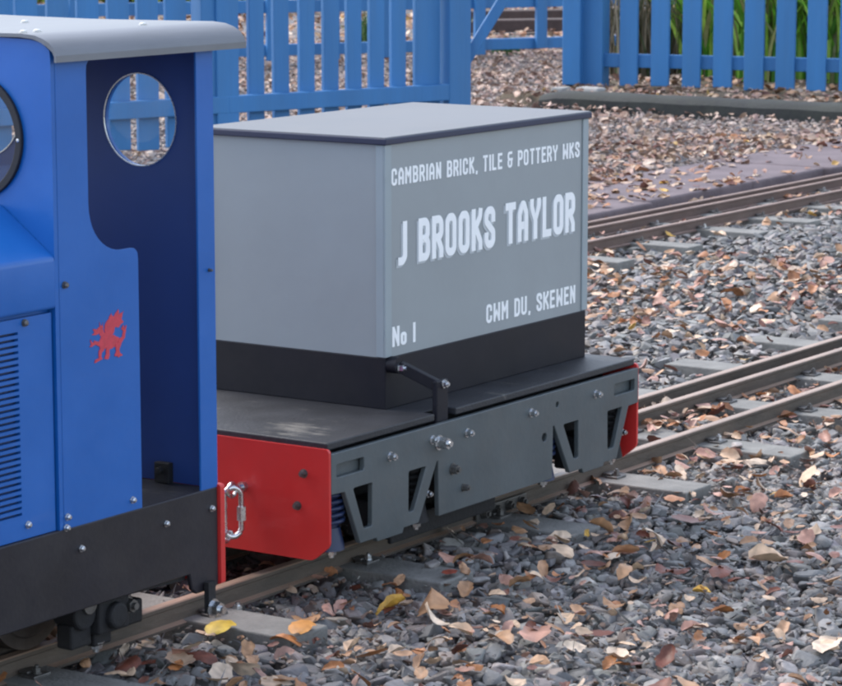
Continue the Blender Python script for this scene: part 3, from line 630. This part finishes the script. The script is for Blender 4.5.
def rstroke(P):
    closed = (P[0]-P[-1]).length < 1e-6; Q = P[:-1] if closed else P; n = len(Q); out = []
    for i in range(n):
        if not closed and i in (0, n-1): out.append(Q[i]); continue
        a, p, b_ = Q[i-1], Q[i], Q[(i+1) % n]; ang = (a-p).angle(b_-p)
        if ang < 1.9: out.append(p); continue
        r_ = min(.32, (a-p).length*.42, (b_-p).length*.42); A_, D_ = p+(a-p).normalized()*r_, p+(b_-p).normalized()*r_
        for k in range(4): t = k/3; out.append(A_*(1-t)**2+p*2*t*(1-t)+D_*t*t)
    if closed: out.append(out[0].copy())
    return out
def text_strips(bm, txt, x0, x1, z0, z1, y, sw, proud, gap=1.0):
    w = 0
    for i, ch in enumerate(txt): w += G[ch][0]+sw+(gap if i < len(txt)-1 else 0)
    sx = (x1-x0)/w; h = 6+sw; sz = (z1-z0)/h; cx = sw/2; lv = 0
    for ch in txt:
        gw, strokes = G[ch]
        for st in strokes:
            lv = (lv+1) % 3; P = rstroke([Vector(p) for p in st]); closed = (P[0]-P[-1]).length < 1e-6
            if closed: P = P[:-1]
            n = len(P); Lf, Rt = [], []
            for i in range(n):
                dp = (P[i]-P[i-1]).normalized() if (i > 0 or closed) else None; dn = (P[(i+1) % n]-P[i]).normalized() if (i < n-1 or closed) else None
                q = P[i].copy()
                if dp is None: q -= dn*(sw/2 if ch not in ',' else 0); dp = dn
                elif dn is None: q += dp*(sw/2 if ch not in ',' else 0); dn = dp
                nn = Vector((-dp.y, dp.x))+Vector((-dn.y, dn.x))
                if nn.length < .3: nn = Vector((-dp.y, dp.x))
                nn.normalize(); k = min(1.7, 1/max(.35, nn.dot(Vector((-dn.y, dn.x)))))
                Lf.append(q+nn*sw/2*k); Rt.append(q-nn*sw/2*k)
            yo = y-proud-lv*.00018
            ys = [yo-.000004*i for i in range(n)]; mk = lambda p, yy: bm.verts.new((x0+(cx+p.x)*sx, yy, z0+(sw/2+p.y)*sz))
            a = [mk(p, ys[i]) for i, p in enumerate(Lf)]; c = [mk(p, ys[i]) for i, p in enumerate(Rt)]; a2 = [mk(p, y) for p in Lf]; c2 = [mk(p, y) for p in Rt]
            m_ = n if closed else n-1
            for i in range(m_):
                j = (i+1) % n
                for fc in ((a[i], c[i], c[j], a[j]), (a[i], a[j], a2[j], a2[i]), (c[i], c2[i], c2[j], c[j])):
                    try: bm.faces.new(fc)
                    except ValueError: pass
        cx += gw+sw+gap
    return bm
def lettering(name, txt, x0, x1, z0, z1, y, sw, mt, parent, proud=.0004, gap=1.0):
    b = B(); text_strips(b.bm, txt, x0, x1, z0, z1, y, sw, proud, gap)
    me = bpy.data.meshes.new(name); b.bm.to_mesh(me); b.bm.free(); return link(name, me, M[mt], parent)

# ------------------------------------------------------------------ wagon
DZ = .163
wg = thing('flat_wagon', (.279, 0, 0), 'small grey four wheeled flat wagon with red end plates carrying a lettered grey box body', 'wagon')
b = B().plate([[(-.067, -.1995), (.150, -.1995), (.150, -.181), (.196, -.181), (.196, -.1995), (.6255, -.1995), (.6255, .1995), (-.067, .1995)]], XY, .1545, DZ); b.done('deck', M['deck'], wg, bevel=.0015)
def sideframe(y0, y1):
    left = [(-.066, .151), (-.066, .1045), (-.0405, .1035), (-.0105, .0385), (.022, .0385), (.024, .034), (.075, .034), (.078, .0400), (.1085, .0400), (.1475, .107)]
    # main panel and mirrored right pedestal
    mir = lambda p: (.5575-p[0]+.0045, p[1])
    rp = [mir(p) for p in left][::-1]
    bottom = [(.1500, .107), (.1520, .0400)]
    bottomr = [mir(bottom[1]), mir(bottom[0])]
    outline = left+bottom+bottomr+rp
    holes = []
    hl = [roundpoly([(-.0240, .105), (.0140, .105), (.0130, .0545), (-.0030, .0545)], .003), roundpoly([(.088, .105), (.1250, .105), (.0985, .0565), (.0875, .0565)], .003), rrect(-.0565, -.0025, .1225, .1375, .003)]
    for h in hl: holes += [h, [mir(p) for p in h]]
    holes += [circ(.422, .133, .0035, 16), circ(.391, .096, .0055, 16)]
    b = B(); b.plate([outline]+holes, XZ, y0, y1); return b
for y0, y1 in ((-.2045, -.1975), (.1975, .2045)):
    f = sideframe(y0, y1).done('side_frame', M['greyf'], wg, bevel=.0008, seg=1)
    s_ = -1 if y0 < 0 else 1; yo = y0 if s_ < 0 else y1
    if s_ < 0:
        for (x, z, r, mt) in ((.049, .1295, .0045, 'steel'), (.212, .131, .0045, 'steel'), (.3585, .1325, .0045, 'steel'), (.516, .1325, .0045, 'steel'), (.181, .092, .0058, 'dsteel'), (.2045, .0655, .004, 'dsteel')):
            bolt('bolt', (x, yo, z), (0, s_, 0), r, .0065, f, mt)
        bolt('bolt', (.151, yo, .129), (0, s_, 0), .0072, .013, f)
        bolt('bolt', (.137, yo, .1345), (0, s_, 0), .0045, .005, f)
# inset floor of the slots, solebars, cross members
for s_ in (-1, 1):
    B().box(-.060, .618, min(s_*.150, s_*.156), max(s_*.150, s_*.156), .060, .1535).done('solebar', M['black2'], wg, bevel=.001)
    for xc in (-.030, .588): B().box(xc-.034, xc+.034, min(s_*.190, s_*.1955), max(s_*.190, s_*.1955), .1165, .1450).done('packing_plate', M['greyf'], wg)
    B().box(.155, .405, min(s_*.125, s_*.135), max(s_*.125, s_*.135), .020, .075).done('brake_beam', M['black2'], wg, bevel=.002)
for x0, x1 in ((-.06, -.045), (.13, .15), (.27, .29), (.41, .43), (.605, .618)): B().box(x0, x1, -.149, .149, .085, .1535).done('cross_member', M['black2'], wg)
B().box(.118, .350, -.1585, -.1525, .006, .034).done('shade_bar', M['black2'], wg, bevel=.002)  # added black bar, stands in for the shadow over the near rail
for x in (.128, .340): B().box(x-.006, x+.006, -.1520, -.1465, .010, .080).done('hanger', M['black2'], wg, bevel=.001)  # hangers that carry the added shadow bar
PED = (.0505, .5115)
for xc in PED:
    ax = thing('wheelset', (0, 0, 0), None, None); ax.parent = wg; ax.location = Vector((xc, 0, .057))-Vector(wg.location)
    for k in list(ax.keys()): del ax[k]
    w = B().cyl((xc, -.185, .057), (xc, .185, .057), .008, n=20).done('axle', M['dsteel'], ax, smooth=True)
    for s_ in (-1, 1):
        q = B().cyl((xc, s_*.079, .057), (xc, s_*.083, .057), .0655, n=48); q.cyl((xc, s_*.0831, .057), (xc, s_*.101, .057), .057, .0555, n=48); q.cyl((xc, s_*.1011, .057), (xc, s_*.112, .057), .016, n=24)
        q.done('wheel', M['wheel'], ax, smooth=True)
    for s_ in (-1, 1):
        q = B().box(xc-.028, xc+.028, min(s_*.162, s_*.194), max(s_*.162, s_*.194), .036, .080); q.cyl((xc, s_*.1, .057), (xc, s_*.2, .057), .0155, n=24)
        q.done('axlebox', M['black2'], wg, bevel=.003)
        for sx in (-1, 1):
            xs = xc+sx*.086
            q = B().cyl((xs, s_*.176, .060), (xs, s_*.176, .110), .0125, n=24); q.cyl((xs, s_*.176, .034), (xs, s_*.176, .0598), .020, .0145, n=24)
            q.done('damper', M['blued'] if sx < 0 else M['black2'], wg, smooth=True)
            pts = [(xs+.0185*math.cos(t*.5), s_*.176+.0185*math.sin(t*.5), .062+t*.00062) for t in range(0, 80)]
            B().tube(pts, .0028, 6).done('coil_spring', M['blued'] if sx < 0 else M['black2'], wg, smooth='all')
            bolt('bolt', (xs+.002, s_*.18, .034), (0, 0, -1), .006, .006, wg)
    bolt('bolt', (xc+.09, -.196, .068), (0, -1, 0), .0035, .004, wg)
for x0, x1, s_ in ((-.0695, -.0665, -1), (.6265, .6295, 1)):
    cut = .022; yo = .2035
    pr = [(-yo, .0455), (-.1865+.006, .0270), (.1865-.006, .0270), (yo, .0455), (yo, .1535), (yo-.003, .1565), (-yo+.003, .1565), (-yo, .1535)]
    q = B().plate([roundpoly(pr, .006)], YZ, x0-.0005, x1+.0005).done('end_plate', M['red'], wg, bevel=.0012)
    xo = x0-.0005 if s_ < 0 else x1+.0005
    for (y, z) in ((-.169, .126), (-.160, .088), (.169, .126), (.160, .088)): bolt('bolt', (xo, y, z), (s_, 0, 0), .0042, .004, q, 'dsteel', nut=True)
    # eyebolt for the coupling
    ey = B(); ey.cyl((xo, -.084, .101), (xo+s_*.006, -.084, .101), .0065, n=6); ey.cyl((xo+s_*.006, -.084, .101), (xo+s_*.015, -.084, .101), .0032, n=12)
    ey.tube([(xo+s_*(.022+.0075*math.cos(a)), -.084, .101+.0075*math.sin(a)) for a in [2*math.pi*k/20 for k in range(20)]], .0024, 8, closed=True)
    ey.done('eyebolt', M['steel'], q, smooth=True)
# box body
bx0, bx1, by = .1395, .6045, .1358; top = .478; hk = .225
body = B().box(bx0, bx1, -by, by, hk, top).done('box_body', M['grey'], wg)
B().box(bx0-.0006, bx1+.0006, -by-.0006, by+.0006, DZ, hk-.0003).done('base_band', M['band'], body, bevel=.001)
for sx, X in ((-1, bx0), (1, bx1)):
    for sy in (-1, 1):
        t_ = .0022; wd = .0115; q = B()
        ax0, ax1 = (X-t_, X+wd) if sx < 0 else (X-wd, X+t_)
        q.box(ax0, ax1, min(sy*by, sy*(by+t_)), max(sy*by, sy*(by+t_)), hk+.0006, top-.0006)
        q.box(min(X, X+sx*t_), max(X, X+sx*t_), min(sy*(by-wd), sy*(by-.00005)), max(sy*(by-wd), sy*(by-.00005)), hk+.0006, top-.0006)
        q.done('corner_angle', M['trimg'], body, bevel=.0006, seg=1)
lid = B().box(bx0-.0055, bx1+.0055, -by-.0055, by+.0055, top, top+.0075).done('lid', M['navy'], body, bevel=.0012)
B().box(bx0-.0042, bx1+.0042, -by-.0042, by+.0042, top+.0066, top+.0090).done('lid_top', M['greytop'], lid, bevel=.0008)
ty = -by-.0001
lettering('lettering', 'CAMBRIAN BRICK, TILE & POTTERY WKS', .1530, .5857, .4285, .4487, ty, 1.15, 'white', body)
lettering('lettering_shadow', 'J BROOKS TAYLOR', .1627, .5717, .3298, .3818, ty, 1.45, 'shade', body, .0002, .65)
lettering('lettering', 'J BROOKS TAYLOR', .1655, .5745, .3325, .3845, ty-.0006, 1.35, 'white', body, .0004, .75)
lettering('lettering', 'CWM DU, SKEWEN', .3615, .5782, .2380, .2615, ty, 1.15, 'white', body)
lettering('lettering', 'No I', .1540, .2030, .2362, .2605, ty, 1.15, 'white', body, gap=.6)
# brake lever on the box side
lv = B(); yl = -.1425
lv.cyl((.149, -by-.0007, .2165), (.149, -.1500, .2165), .0100, n=24)
lever = lv.done('brake_lever', M['band'], wg, smooth=True)
B().obox((.152, -.1480, .2150), (.170, -.1920, .1925), .014, .013).done('arm', M['band'], lever, bevel=.001)
B().box(.1600, .1850, -.1960, -.1885, .1450, .2000).done('handle_bar', M['band'], lever, bevel=.002)
bolt('bolt', (.150, -.1502, .2135), (0, -1, 0), .0055, .006, lever); bolt('bolt', (.1745, -.1962, .1950), (0, -1, 0), .0042, .004, lever)

# ------------------------------------------------------------------ locomotive
lo = thing('locomotive', (-.8, 0, 0), 'bright blue miniature diesel locomotive with open cab, silver roof and black frame', 'locomotive')
YS = -.200
# frame plates
for s_ in (-1, 1):
    pr = [(-.2685, .150), (-.2685, .046), (-.2735, .041), (-.306, .041), (-.313, .047), (-.317, .064), (-.60, .063), (-1.00, .063), (-1.30, .050), (-1.30, .150)]
    ya, yb = sorted((s_*.1950, s_*.2010))
    fr_ = B().plate([pr], XZ, ya, yb).done('frame_plate', M['black'], lo, bevel=.0012, seg=1)
    yo = s_*.2011
    for (x, z, r) in ((-.2795, .1285, .0028), (-.356, .1265, .0028), (-.490, .1265, .0028), (-.62, .127, .0036), (-.75, .127, .0036), (-.9, .127, .0036)):
        bolt('bolt', (x, yo, z), (0, s_, 0), r, .0035, fr_, 'steel', nut=False)
    bolt('bolt', (-.290, yo, .027+.018), (0, s_, 0), .0001, .0001, fr_) if False else None
    q = B(); q.obox((-.290, s_*.206, .052), (-.290, s_*.206, .018), .006, .012, Vector((1, 0, 0))); q.done('hanger', M['black2'], fr_)
    bolt('bolt', (-.289, s_*.2092, .023), (0, s_, 0), .0085, .009, fr_)
B().box(-1.29, -.275, -.1945, .1945, .1435, .1490).done('floor', M['deck'], lo)
B().plate([roundpoly([(-.2045, .044), (.2045, .044), (.2045, .1525), (-.2045, .1525)], .004)], YZ, -.2680, -.2605).done('buffer_beam', M['red'], lo, bevel=.0012)
B().plate([roundpoly([(-.2045, .044), (.2045, .044), (.2045, .1525), (-.2045, .1525)], .004)], YZ, -1.3085, -1.3010).done('buffer_beam', M['red'], lo, bevel=.0012)
bolt('bolt', (-.2605, -.190, .140), (1, 0, 0), .003, .004, lo, nut=False)
# underframe and running gear
B().box(-1.25, -.30, -.06, .06, .05, .142).done('underframe', M['black2'], lo, bevel=.003)
B().obox((-.44, -.188, .067), (-.315, -.188, .062), .01, .01).done('brake_rod', M['black2'], lo)
for xc in (-.458, -1.08):
    ws = thing('wheelset', (0, 0, 0), None, None); ws.parent = lo; ws.location = Vector((xc, 0, .060))-Vector(lo.location)
    for k in list(ws.keys()): del ws[k]
    B().cyl((xc, -.185, .060), (xc, .185, .060), .010, n=20).done('axle', M['dsteel'], ws, smooth=True)
    for s_ in (-1, 1):
        q = B().cyl((xc, s_*.079, .060), (xc, s_*.083, .060), .0685, n=48); q.cyl((xc, s_*.0831, .060), (xc, s_*.102, .060), .060, .0585, n=48); q.cyl((xc, s_*.1021, .060), (xc, s_*.1045, .060), .047, .045, n=40)
        q.done('wheel', M['wheel'], ws, smooth=True)
    for s_ in (-1, 1):
        q = B().box(xc+.012, xc+.060, min(s_*.150, s_*.186), max(s_*.150, s_*.180), .024, .070); q.box(xc+.020, xc+.048, min(s_*.150, s_*.172), max(s_*.150, s_*.172), .008, .0235); q.box(xc+.0605, xc+.095, min(s_*.155, s_*.175), max(s_*.155, s_*.175), .020, .046); q.box(xc-.020, xc+.0115, min(s_*.155, s_*.176), max(s_*.155, s_*.176), .014, .040); q.cyl((xc-.004, s_*.150, .05), (xc-.004, s_*.182, .05), .017, n=20)
        q.cyl((xc+.035, s_*.150, .042), (xc+.035, s_*.194, .042), .014, n=20)
        a_ = q.done('axlebox', M['black2'], lo, bevel=.003)
        bolt('bolt', (xc+.062, s_*.1805, .046), (0, s_, 0), .0075, .008, a_, 'dsteel'); bolt('bolt', (xc+.030, s_*.165, .012), (0, 0, -1), .007, .006, a_)
# hood
HX0, HX1 = -1.25, -.5195
hp = [(-.2, .371), (-.2, .4215), (-.133, .4690), (.133, .4690), (.2, .4215), (.2, .371)]
B().plate([roundpoly(hp, .004, 3)], YZ, HX0, HX1).done('hood', M['blue'], lo, bevel=.001, smooth=True)
B().box(HX0+.004, HX1, -.190, .190, .1495, .3705).done('hood_core', M['blue'], lo)
for s_ in (-1, 1):
    ya, yb = sorted((s_*.1905, s_*.1965))
    xA, xB = -.92, -.5705; slots = []; z = .1745
    nl = 30
    for k in range(nl): z0 = .1745+k*.00612; slots.append([(xA, z0), (xB, z0), (xB, z0+.0027), (xA, z0+.0027)])
    pn = B().plate([[(HX0+.006, .1505), (HX1-.0025, .1505), (HX1-.0025, .3675), (HX0+.006, .3675)]]+slots, XZ, ya, yb).done('louvre_panel', M['blue'], lo)
    B().box(xA, xB, min(s_*.1903, s_*.1907), max(s_*.1903, s_*.1907), .170, .362).done('louvre_backing', M['navy'], pn)
    for (x, z) in ((-.5615, .3625), (-.5632, .164), (-1.0, .3625), (-1.0, .164)): bolt('bolt', (x, s_*.1966, z), (0, s_, 0), .0030, .0035, pn, 'dsteel' if z > .3 else 'steel', nut=False)
# headlamp and front end of the hood, out of the picture
B().cyl((-1.2505, 0, .40), (-1.275, 0, .40), .03, n=28).done('headlamp', M['steel'], lo, smooth=True)
# cab sides with the door opening
for s_ in (-1, 1):
    outl = [(-.5130, .1495)]+[(-.392, .1495)]+[(-.392, .4075)]+arc(-.402, .4085, .010, 0, 90, 5)[1:]+[(-.420, .4185)]+arc(-.418, .4675, .049, 270, 180, 10)[1:]+[(-.467, .598)]+arc(-.457, .601, .010, 180, 90, 4)[1:]+[(-.2945, .6115), (-.2945, .1495), (-.2665, .1495), (-.2665, .6105), (-.270, .6145), (-.5130, .6145)]
    ya, yb = sorted((s_*.1970, s_*.2000))
    cs = B().plate([outl], XZ, ya, yb).done('cab_side', M['blue'], lo, bevel=.0007, seg=1)
    for (x, z) in ((-.506, .393), (-.509, .162), (-.4085, .161), (-.511, .1515), (-.2775, .382)):
        bolt('bolt', (x, s_*.2001, z), (0, s_, 0), .0029 if z != .382 else .0015, .004, cs, 'steel' if z < .3 else 'dsteel', nut=False)
# front and rear cab walls with round windows
def wallp(yw=.2005): return [(-yw, .1495), (yw, .1495), (yw, .6135)]+[(.1985, .6215), (.189, .6285), (.175, .6315), (.137, .6325), (.07, .6320), (0, .6315), (-.07, .6320), (-.137, .6325), (-.175, .6315), (-.189, .6285), (-.1985, .6215), (-yw, .6135)]
fw = B().plate([wallp(.1995), circ(-.1025, .5345, .0545), circ(.1025, .5345, .0545)], YZ, -.5190, -.5135).done('cab_front', M['blue'], lo)
rw = B().plate([wallp(.1965), circ(-.1085, .5345, .0485), circ(.1085, .5345, .0485)], YZ, -.2725, -.2680).done('cab_rear', M['blue'], lo)
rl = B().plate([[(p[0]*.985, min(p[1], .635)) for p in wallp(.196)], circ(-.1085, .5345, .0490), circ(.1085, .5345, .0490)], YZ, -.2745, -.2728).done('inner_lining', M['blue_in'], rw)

for yc in (-.1025, .1025):
    q = B(); q.plate([circ(yc, .5345, .0615), circ(yc, .5345, .0535)], YZ, -.5235, -.5192); rg = q.done('window_ring', M['rubber'], fw, bevel=.001)
    bolt('bolt', (-.5235, yc-.0575, .5335), (-1, 0, 0), .0018, .001, rg, washer=False, nut=False)
    B().cyl((-.5166, yc, .5345), (-.5150, yc, .5345), .0540, n=48).done('window_glass', M['glass'], fw, smooth=True)
for yc in (-.1085, .1085):
    B().cyl((-.2712, yc, .5345), (-.2700, yc, .5345), .0484, n=48).done('window_glass', M['glass'], rw, smooth=True)
    q = B(); q.plate([circ(yc, .5345, .0494), circ(yc, .5345, .0482)], YZ, -.2757, -.2747); q.done('window_rim', M['steel'], rw)
# roof
rp_ = [(-.2120, .6105), (-.2120, .6170), (-.2094, .6225), (-.2035, .6285), (-.196, .6325), (-.185, .6358), (-.168, .6372), (-.09, .6363), (0, .6355)]
outer = rp_+[(-y, z) for y, z in rp_[::-1][1:]]
inner = [(y*.985, z-.0035) for y, z in rp_]; inner[0] = (-.2098, .6030); inner[0] = (-.2093, .6105); inner[1] = (-.2093, .6160); inner[2] = (-.2068, .6205)
inn = inner+[(-y, z) for y, z in inner[::-1][1:]]
rf = B().plate([outer+inn[::-1]], YZ, -.5245, -.2250).done('roof', M['roof'], lo, smooth=True, ang=25)
for x in (-.512, -.492, -.33):
    for y in (-.16, 0, .16): bolt('bolt', (x, y, .6368 if abs(y) > .1 else .6352), (0, 0, 1), .0035, .0018, rf, nut=False)
# cab fittings
B().box(-.511, -.44, -.15, .15, .1495, .30).done('control_desk', M['blue_in'], lo, bevel=.004)
q = B(); q.box(-.2870, -.2790, -.150, -.130, .1500, .172); q.cyl((-.2875, -.14, .164), (-.293, -.14, .164), .004, n=12); q.done('latch_bracket', M['black2'], lo, bevel=.001)
# edge bead of the pillar flange (turned in)
# dragon emblem
def em(name, polys, x0, z0, w, h, y, mt, parent):
    b = B()
    rj = random.Random(3)
    for i, pl in enumerate(polys):
        pl = [(pl[k][0]*(1-t/4)+pl[(k+1) % len(pl)][0]*t/4+rj.uniform(-.016, .016), pl[k][1]*(1-t/4)+pl[(k+1) % len(pl)][1]*t/4+rj.uniform(-.014, .014)) for k in range(len(pl)) for t in range(4)]
        b.plate([[(x0+p[0]*w, z0+p[1]*h) for p in pl]], XZ, y, y-.0003-i*.00005)
    return b.done(name, M[mt], parent)
DR = [
 [(.28, .22), (.20, .40), (.30, .52), (.42, .60), (.55, .56), (.70, .50), (.85, .42), (.92, .28), (.86, .20), (.70, .24), (.52, .20), (.40, .26)],     # body
 [(.42, .54), (.36, .66), (.28, .74), (.16, .70), (.04, .72), (.10, .64), (.02, .60), (.14, .58), (.24, .60), (.30, .50), (.36, .46)],               # neck and head
 [(.26, .72), (.24, .84), (.31, .76), (.36, .82), (.37, .68)],                                                                                     # ears
 [(.42, .55), (.40, .74), (.52, .86), (.62, .98), (.70, .90), (.86, 1.06), (.86, .92), (1.02, .98), (.94, .84), (1.00, .74), (.86, .66), (.74, .66), (.66, .52), (.52, .52)],  # wing
 [(.84, .36), (.95, .44), (.99, .54), (.94, .60), (1.00, .68), (1.05, .60), (1.10, .66), (1.07, .54), (1.05, .42), (.97, .32), (.90, .24)],           # tail
 [(.22, .42), (.10, .46), (.02, .42), (-.05, .50), (-.02, .38), (-.07, .34), (.02, .34), (.12, .38), (.26, .30)],                                   # raised paw
 [(.28, .30), (.20, .18), (.22, .06), (.10, .04), (.06, -.04), (.18, -.01), (.30, .02), (.30, .14), (.40, .26)],                                    # front leg
 [(.46, .26), (.44, .12), (.38, .02), (.50, .0), (.56, .08), (.56, .24)],
 [(.74, .30), (.76, .16), (.70, .04), (.84, .0), (.94, .02), (.86, .10), (.88, .22), (.92, .32)],
]
em('dragon_emblem', DR, -.4670, .3110, .0490, .0460, YS-.0001, 'dragon', lo)

# ------------------------------------------------------------------ coupling link hanging between the two
cl = thing('quick_link', (-.10, -.084, .08), 'silver oval quick link with screw sleeve hanging from the red wagon end plate', 'chain link')
pts = []; xc, zc = -.0910, .0750; hw, hh = .0110, .0175
for k in range(40):
    a = 2*math.pi*k/40; ca, sa = math.cos(a), math.sin(a)
    pts.append((xc+.004*sa*0+hw*ca*.75, -.084-hw*ca*.55, zc+(hh if sa > 0 else -hh)*1.0*(abs(sa)**.0)*(1 if abs(sa) > 1e-9 else 0)+hw*sa))
pts = [(p[0], p[1], p[2]) for p in pts if True]
for i in (0, 20): pts[i] = (pts[i][0], pts[i][1], zc)
B().tube(pts, .0034, 10, closed=True).done('oval_ring', M['steel'], cl, smooth='all')
B().cyl((xc+hw*.75, -.084-hw*.55, zc-.010), (xc+hw*.75, -.084-hw*.55, zc+.006), .0058, n=6).done('screw_sleeve', M['steel'], cl)
ch = thing('coupling_chain', (-.18, -.09, .05), 'short slack silver chain from the locomotive beam to the quick link', 'chain')
p0, p1 = Vector((-.2600, -.100, .085)), Vector((-.094, -.083, .050)); nl = 11
for k in range(nl):
    t = (k+.5)/nl; c = p0.lerp(p1, t); c.z -= .030*4*t*(1-t)*.6; d_ = (p1-p0).normalized(); t2 = t+.02; c2 = p0.lerp(p1, t2); c2.z -= .030*4*t2*(1-t2)*.6; d_ = (c2-c).normalized()
    sd_ = d_.cross(Vector((0, 0, 1))).normalized(); up_ = sd_.cross(d_); sx = sd_ if k % 2 else up_; ring = []
    for j in range(16):
        a = 2*math.pi*j/16; ring.append(c+d_*(.0105*math.cos(a))+sx*(.0055*math.sin(a)))
    B().tube(ring, .0018, 6, closed=True).done('chain_link', M['steel'], ch, smooth='all')
